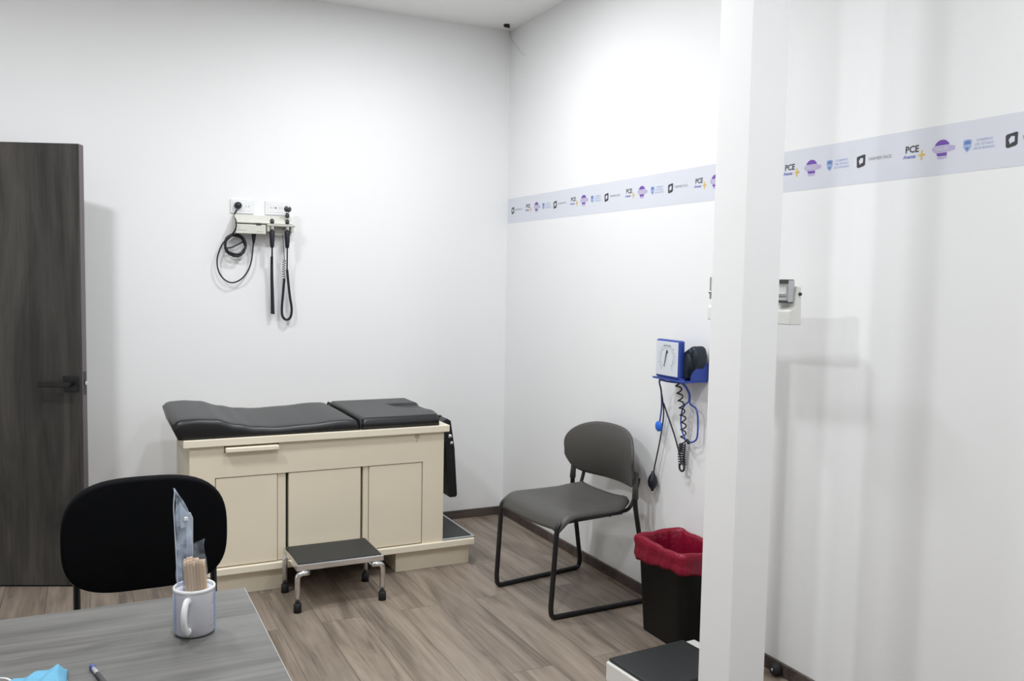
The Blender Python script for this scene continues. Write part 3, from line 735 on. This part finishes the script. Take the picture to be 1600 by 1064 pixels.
def handle(name, label, x, head):
    hy = WY-.085
    t = thing(name, label, 'medical instrument', (x, hy, 1.77), group='instrument handles')
    build('handle_grip', MB().lathe([(0, 1.742), (.013, 1.740), (.0145, 1.73), (.0135, 1.69), (.0105, 1.655), (.006, 1.648), (0, 1.648)], (x, hy, 0), n=18), M_cord, t)
    build('metal_neck', MB().lathe([(0, 1.741), (.0095, 1.741), (.0115, 1.752), (.0115, 1.765), (.009, 1.783), (0, 1.783)], (x, hy, 0), n=18), M_chrome, t)
    hd = MB().lathe([(0, 1.782), (.0105, 1.782), (.0115, 1.79), (.009, 1.803), (0, 1.803)], (x, hy, 0), n=18, m=M_ink)
    if head:
        hd.lathe([(0, 1.803), (.009, 1.803), (.009, 1.815), (0, 1.815)], (x, hy, 0), n=16, m=M_chrome)
        hd.lathe([(0, 1.815), (.011, 1.815), (.012, 1.826), (.010, 1.838), (0, 1.838)], (x, hy, 0), n=16, m=M_ink)
        hd.lathe([(0, 1.838), (.007, 1.838), (.007, 1.848), (0, 1.848)], (x, hy, 0), n=16, m=M_chrome)
        hd.lathe([(0, -.028), (.004, -.028), (.009, -.008), (.017, .0), (.018, .020), (.013, .024), (0, .024)], (0, 0, 0), 'y', 22, m=M_ink, mtx=Matrix.Translation((x-.003, hy-.004, 1.862)) @ Matrix.Rotation(math.radians(-35), 4, 'Z'))
        hd.sphere((x+.004, hy-.004, 1.872), .009, m=M_chrome)
    else:
        hd.lathe([(0, 1.803), (.006, 1.803), (.005, 1.813), (0, 1.814)], (x, hy, 0), n=14, m=M_chrome)
    build('instrument_head', hd, None, t)
    return t
ha = handle('otoscope_handle', 'shorter instrument handle with small black head, its cord hanging in one straight strand', .921, False)
build('coiled_cord', MB().tube([(.921, WY-.085, 1.655), (.924, WY-.07, 1.62), (.925, WY-.055, 1.56)], .0045, 8)
      .tube(helix([(.925, WY-.055, 1.60), (.927, WY-.045, 1.50), (.930, WY-.040, 1.40), (.933, WY-.036, 1.285)], lambda t: .0045+.0035*t, 60, 8), .0036, 6), M_cord, ha)
hb = handle('ophthalmoscope_handle', 'taller instrument handle with large round black head, its coiled cord hanging in a long loop', 1.003, True)
build('coiled_cord', MB().tube([(1.003, WY-.085, 1.655), (1.007, WY-.065, 1.60), (1.009, WY-.050, 1.53)], .0040, 8)
      .tube(helix([(1.009, WY-.050, 1.53), (1.018, WY-.040, 1.46), (1.028, WY-.036, 1.38), (1.038, WY-.034, 1.315), (1.032, WY-.034, 1.268), (1.010, WY-.034, 1.250), (.988, WY-.034, 1.270), (.984, WY-.034, 1.315), (.990, WY-.036, 1.40), (.996, WY-.04, 1.48)], .0050, 90, 8), .0030, 6)
      .tube(helix([(.996, WY-.04, 1.48), (.992, WY-.045, 1.52), (.995, WY-.048, 1.585)], .0085, 8, 10), .0018, 6)
      .tube(smooth_path([(.995, WY-.048, 1.585), (.990, WY-.050, 1.65), (.985, WY-.050, 1.725)], 6), .0018, 6), M_cord, hb)

# ================================================================== DESK
DTOP = .75
dk = thing('desk', 'grey wood laminate desk at the lower left of the photo', 'desk', (-.45, 1.7, 0))
build('desktop', MB().box(-1.35, .333, 1.30, 2.117, DTOP-.028, DTOP, .0012, 1), M_desk, dk)
build('edge_band', MB().box(.333, .3350, 1.30, 2.117, DTOP-.027, DTOP-.001), M_deskedge, dk)
build('side_panel', MB().box(.275, .303, 1.36, 2.06, 0, DTOP-.028), M_desk, dk)
build('side_panel', MB().box(-1.32, -1.292, 1.36, 2.06, 0, DTOP-.028), M_desk, dk)
build('modesty_panel', MB().box(-1.292, .275, 1.88, 1.898, .35, DTOP-.028), M_desk, dk)

# ================================================================== BLACK DESK CHAIR
oc = thing('guest_chair', 'black fabric guest chair with rounded backrest behind the desk', 'chair', (.145, 2.42, 0))
def pad_mesh(cx, cy, cz, w_, h_, th, n_=3.6, curve=.03, topn=.0):
    mb = MB(); b2 = bmesh.new(); N = 72; prof = [(0, -.5), (.55, -.5), (.80, -.47), (.93, -.36), (.985, -.18), (1, 0), (.985, .18), (.93, .36), (.80, .47), (.55, .5), (0, .5)]
    R = []
    for (s_, d) in prof:
        ring = []
        for k in range(N):
            a = 2*PI*k/N; c, s2 = math.cos(a), math.sin(a)
            rad = (abs(c)**n_+abs(s2)**n_)**(-1/n_)
            sc_ = 1-(1-s_)*(.10 if s_ > .5 else 1) if s_ > .5 else s_
            X = w_/2*rad*c*sc_; Z = h_/2*rad*s2*sc_
            if s2 > 0: X *= 1-topn*(s2*rad)**2
            else: X *= 1-.06*(s2*rad)**2
            ring.append(b2.verts.new((cx+X, cy+d*th-curve*(X/(w_/2))**2, cz+Z)))
        R.append(ring)
    for A, B in zip(R, R[1:]):
        for k in range(N): b2.faces.new((A[k], A[(k+1) % N], B[(k+1) % N], B[k]))
    bmesh.ops.remove_doubles(b2, verts=b2.verts, dist=1e-5); bmesh.ops.recalc_face_normals(b2, faces=b2.faces)
    mb._merge(b2, None, True); return mb
build('backrest', pad_mesh(.145, 2.635, .765, .432, .318, .055, 3.4, .03, .05), M_fabric, oc)
build('back_shell', pad_mesh(.145, 2.668, .765, .40, .285, .016, 3.4, .03, .05), M_blackmatte, oc)
build('seat', MB().box(-.085, .375, 2.19, 2.60, .43, .485, .024, 4, smooth=True), M_fabric, oc)
for s_ in (-1, 1):
    x = .150+.1835*s_
    build('back_post', MB().tube(smooth_path([(x, 2.690, .70), (x, 2.685, .60), (x, 2.665, .48), (x, 2.62, .405), (x, 2.54, .40)], 6), .0125, 12, flat=.75), M_blackmetal, oc)
    build('back_bracket', MB().box(x-.010, x+.010, 2.660, 2.692, .64, .70, .002, 1), M_blackmetal, oc)
    for (yy0, yy1) in ((2.25, 2.16), (2.52, 2.66)):
        build('leg', MB().tube([(.145+.19*s_, yy0, .415), (.145+.235*s_, yy1, 0.012)], .012, 12).tube([(.145+.2335*s_, yy1, .02), (.145+.235*s_, yy1, 0)], .014, 10), M_blackmetal, oc)
build('seat_frame', MB().tube(bend([(-.045, 2.22, .418), (-.045, 2.57, .418), (.335, 2.57, .418), (.335, 2.22, .418), (-.04, 2.22, .418)], .02), .012, 10), M_blackmetal, oc)

# ================================================================== THINGS ON THE DESK
mx_, my_ = .196, 1.888
M_mug = bpy.data.materials.new('mug_print'); M_mug.use_nodes = True
nt = M_mug.node_tree; b = nt.nodes['Principled BSDF']; b.inputs['Roughness'].default_value = .2
tc = nt.nodes.new('ShaderNodeTexCoord'); gr = nt.nodes.new('ShaderNodeTexGradient'); gr.gradient_type = 'RADIAL'
nt.links.new(tc.outputs['Object'], gr.inputs['Vector'])
cr = nt.nodes.new('ShaderNodeValToRGB'); cr.color_ramp.interpolation = 'CONSTANT'; e = cr.color_ramp.elements
W_ = (.54, .54, .58, 1); Bl = (.30, .40, .62, 1)
# gradient 0.5 = direction -x ... angle measured round the mug; handle sits near angle -106 deg (fac 0.206)
e[0].position = 0; e[0].color = W_; e[1].position = .04; e[1].color = Bl
for ps, cc in ((.115, W_), (.235, W_), (.29, W_)): pass
x = e.new(.075); x.color = W_
x = e.new(.40); x.color = Bl
x = e.new(.75); x.color = W_
nt.links.new(gr.outputs['Fac'], cr.inputs['Fac'])
no = nt.nodes.new('ShaderNodeTexNoise'); no.inputs['Scale'].default_value = 90
nt.links.new(tc.outputs['Object'], no.inputs['Vector'])
nt.links.new(cr.outputs[0], b.inputs['Base Color'])
mug = thing('mug', 'white ceramic mug with pale blue print holding wooden sticks on the desk', 'mug', (mx_, my_, DTOP))
R0 = .0425
build('mug_body', MB().lathe([(0, .0005), (.034, .0005), (.039, .003), (R0, .010), (R0, .094), (R0-.001, .0985), (R0-.0025, .1), (R0-.0045, .098), (R0-.0050, .09), (R0-.0050, .008), (0, .006)], n=48), M_mug, mug, local=True)
build('mug_rim', MB().lathe([(R0+.0003, .093), (R0-.0003, .0990), (R0-.0025, .1008), (R0-.0049, .0985), (R0-.0053, .088), (R0-.003, .09), (R0+.0003, .093)], n=48), M_ceramic, mug, local=True)
ha_ = math.radians(-112)
def hp(r, z): return (r*math.cos(ha_), r*math.sin(ha_), z)
build('mug_handle', MB().tube(smooth_path([hp(.040, .080), hp(.056, .083), hp(.069, .070), hp(.072, .052), hp(.066, .033), hp(.052, .019), hp(.040, .018)], 8), .0062, 12, flat=1.25), M_ceramic, mug, local=True)
# printed marks on the right hand side of the mug
pm = MB(); random.seed(3)
for k in range(16):
    a = math.radians(-40+random.uniform(-22, 26)); z = random.uniform(.018, .078); rp = R0+.0003
    w2 = random.uniform(.03, .09); h2 = random.uniform(.0015, .004)
    b2 = bmesh.new(); vs = [b2.verts.new((rp*math.cos(a+s), rp*math.sin(a+s), z+t)) for s, t in ((0, 0), (w2, 0), (w2, h2), (0, h2))]; b2.faces.new(vs); pm._merge(b2)
build('grey_print', pm, mat('mug_ink', (.30, .31, .36), .4), mug, local=True)

# pack of wooden tongue depressors in a clear bag
px_, py_ = .2045, 1.879
tp_ = thing('tongue_depressor_pack', 'pack of pale wooden tongue depressors in a clear bag standing in the mug', 'tongue depressors', (px_, py_, DTOP+.010), 0)
tilt = Matrix.Rotation(math.radians(-4), 4, 'Y') @ Matrix.Rotation(math.radians(3), 4, 'X') @ Matrix.Rotation(math.radians(-8), 4, 'Z')
random.seed(5)
for i in range(7):
    for j in range(2):
        xx = -.0205+.0060*i; yy = -.0065+.013*j; hgt = .152+random.uniform(-.003, .003)-.0012*abs(i-2)
        pr = [(yy-.006, 0), (yy+.006, 0), (yy+.006, hgt-.006), (yy+.003, hgt), (yy-.003, hgt), (yy-.006, hgt-.006)]
        build('wooden_stick', MB().prism(pr, 'x', xx, xx+.0058, .0006, 1, mtx=tilt), M_stick, tp_, local=True)
def bagf(u, v):
    a = 2*PI*u; k = 3.5; c, s_ = math.cos(a), math.sin(a); rad = (abs(c)**k+abs(s_)**k)**(-1/k)
    z = .07+.115*v; g_ = 1
    if v > .72: g_ = 1-.25*math.sin((v-.72)/.28*PI*.75)
    fl = max(0, v-.72)/.28
    wx = .0240*g_+.004*fl; wy = .0150*(1-.80*fl)
    p = Vector((wx*rad*c+.001*math.sin(9*a), wy*rad*s_+.0012*math.sin(7*a+3*v), z+.008*fl*c)); return tilt @ p
build('clear_bag', MB().shell(bagf, 40, 14, .0003), M_film2, tp_, local=True)
# tall clear wrapped instrument
sv = thing('wrapped_instrument', 'tall clear plastic wrapped medical item standing at the left in the mug', 'plastic sleeve', (.1800, 1.9105, DTOP+.012), 0)
def slv(u, v):
    a = 2*PI*u; k = 2.4; c, s_ = math.cos(a), math.sin(a); rad = (abs(c)**k+abs(s_)**k)**(-1/k)
    z = .292*v; wx = .0105+.006*math.sin(v*PI); wy = .0055
    if v > .82: q_ = (v-.82)/.18; wx *= 1-.85*q_; wy *= 1-.85*q_
    cx = -.001-.008*v+.008*math.sin(PI*v)*v
    if v > .82: cx -= .010*(v-.82)/.18
    return (cx+wx*rad*c+.0012*math.sin(30*v), wy*rad*s_+.0010*math.sin(22*v+2*a), z)
build('clear_sleeve', MB().shell(slv, 32, 40, .0003), M_film, sv, local=True)
build('folded_edge', MB().tube(smooth_path([(-.0110, 0, .01), (-.0150, 0, .10), (-.019, 0, .20), (-.021, 0, .25), (-.0185, 0, .288)], 6), .0022, 8, flat=.5), mat('film_seam', (.66, .70, .78), .3), sv, local=True)
build('clear_blade', MB().prism([(.002, .08), (.016, .085), (.017, .225), (.012, .238), (.004, .236)], 'y', -.0025, .0025, .001, 1).prism([(-.008, .205), (.010, .212), (.004, .240), (-.010, .262)], 'y', -.003, .003, .001, 1), mat('clear_plastic', (.72, .77, .84), .12, alpha=.45), sv, local=True)
build('white_clip', MB().box(-.002, .006, -.007, -.004, .222, .230, .001, 1), M_white, sv, local=True)

# face mask
fm = thing('face_mask', 'crumpled light blue surgical face mask on the near left desk', 'face mask', (-.095, 1.70, DTOP))
def mk(u, v):
    x = -.052+.108*u; y = -.095+.185*v
    edge = min(1, min(u, 1-u)*7)*min(1, min(v, 1-v)*5)
    z = .004+.030*edge**.7*(.55+.45*u)+.0028*math.sin(19*u-12*v+1)*edge+.002*math.sin(9*v+5*u)*edge
    x -= .016*max(0, .3-v); x += -.03*(1-v)*0
    y -= .045*(1-u)**1.6*v
    return (x, y, z)
build('mask_body', MB().shell(mk, 44, 30, .0030), M_mask, fm, local=True)
build('ear_loop', MB().tube(smooth_path([(-.030, .052, .010), (-.045, .078, .010), (-.070, .096, .006), (-.100, .092, .004), (-.125, .06, .004), (-.12, .0, .004), (-.085, -.03, .006), (-.048, -.04, .008)], 8), .0022, 8, flat=.7), M_loop, fm, local=True)
# pen
pn = thing('pen', 'clear ballpoint pen with dark blue cap lying on the near desk', 'pen', (.015, 1.715, DTOP))
pa, pb = Vector((.0, 1.786, DTOP+.0052)), Vector((.0345, 1.645, DTOP+.0052)); dv = (pb-pa)
build('pen_body', MB().tube([pa+dv*.10, pa+dv*.40], .0042, 12).tube([pa+dv*.40, pa+dv*.94, pb], [.0042, .0042, .0015], 12, m=None), M_penbody, pn)
build('pen_cap', MB().tube([pa, pa+dv*.02, pa+dv*.11], [.0035, .0048, .0050], 12), M_pencap, pn)
build('pen_grip', MB().tube([pa+dv*.30, pa+dv*.95], .0047, 12), M_slot, pn)
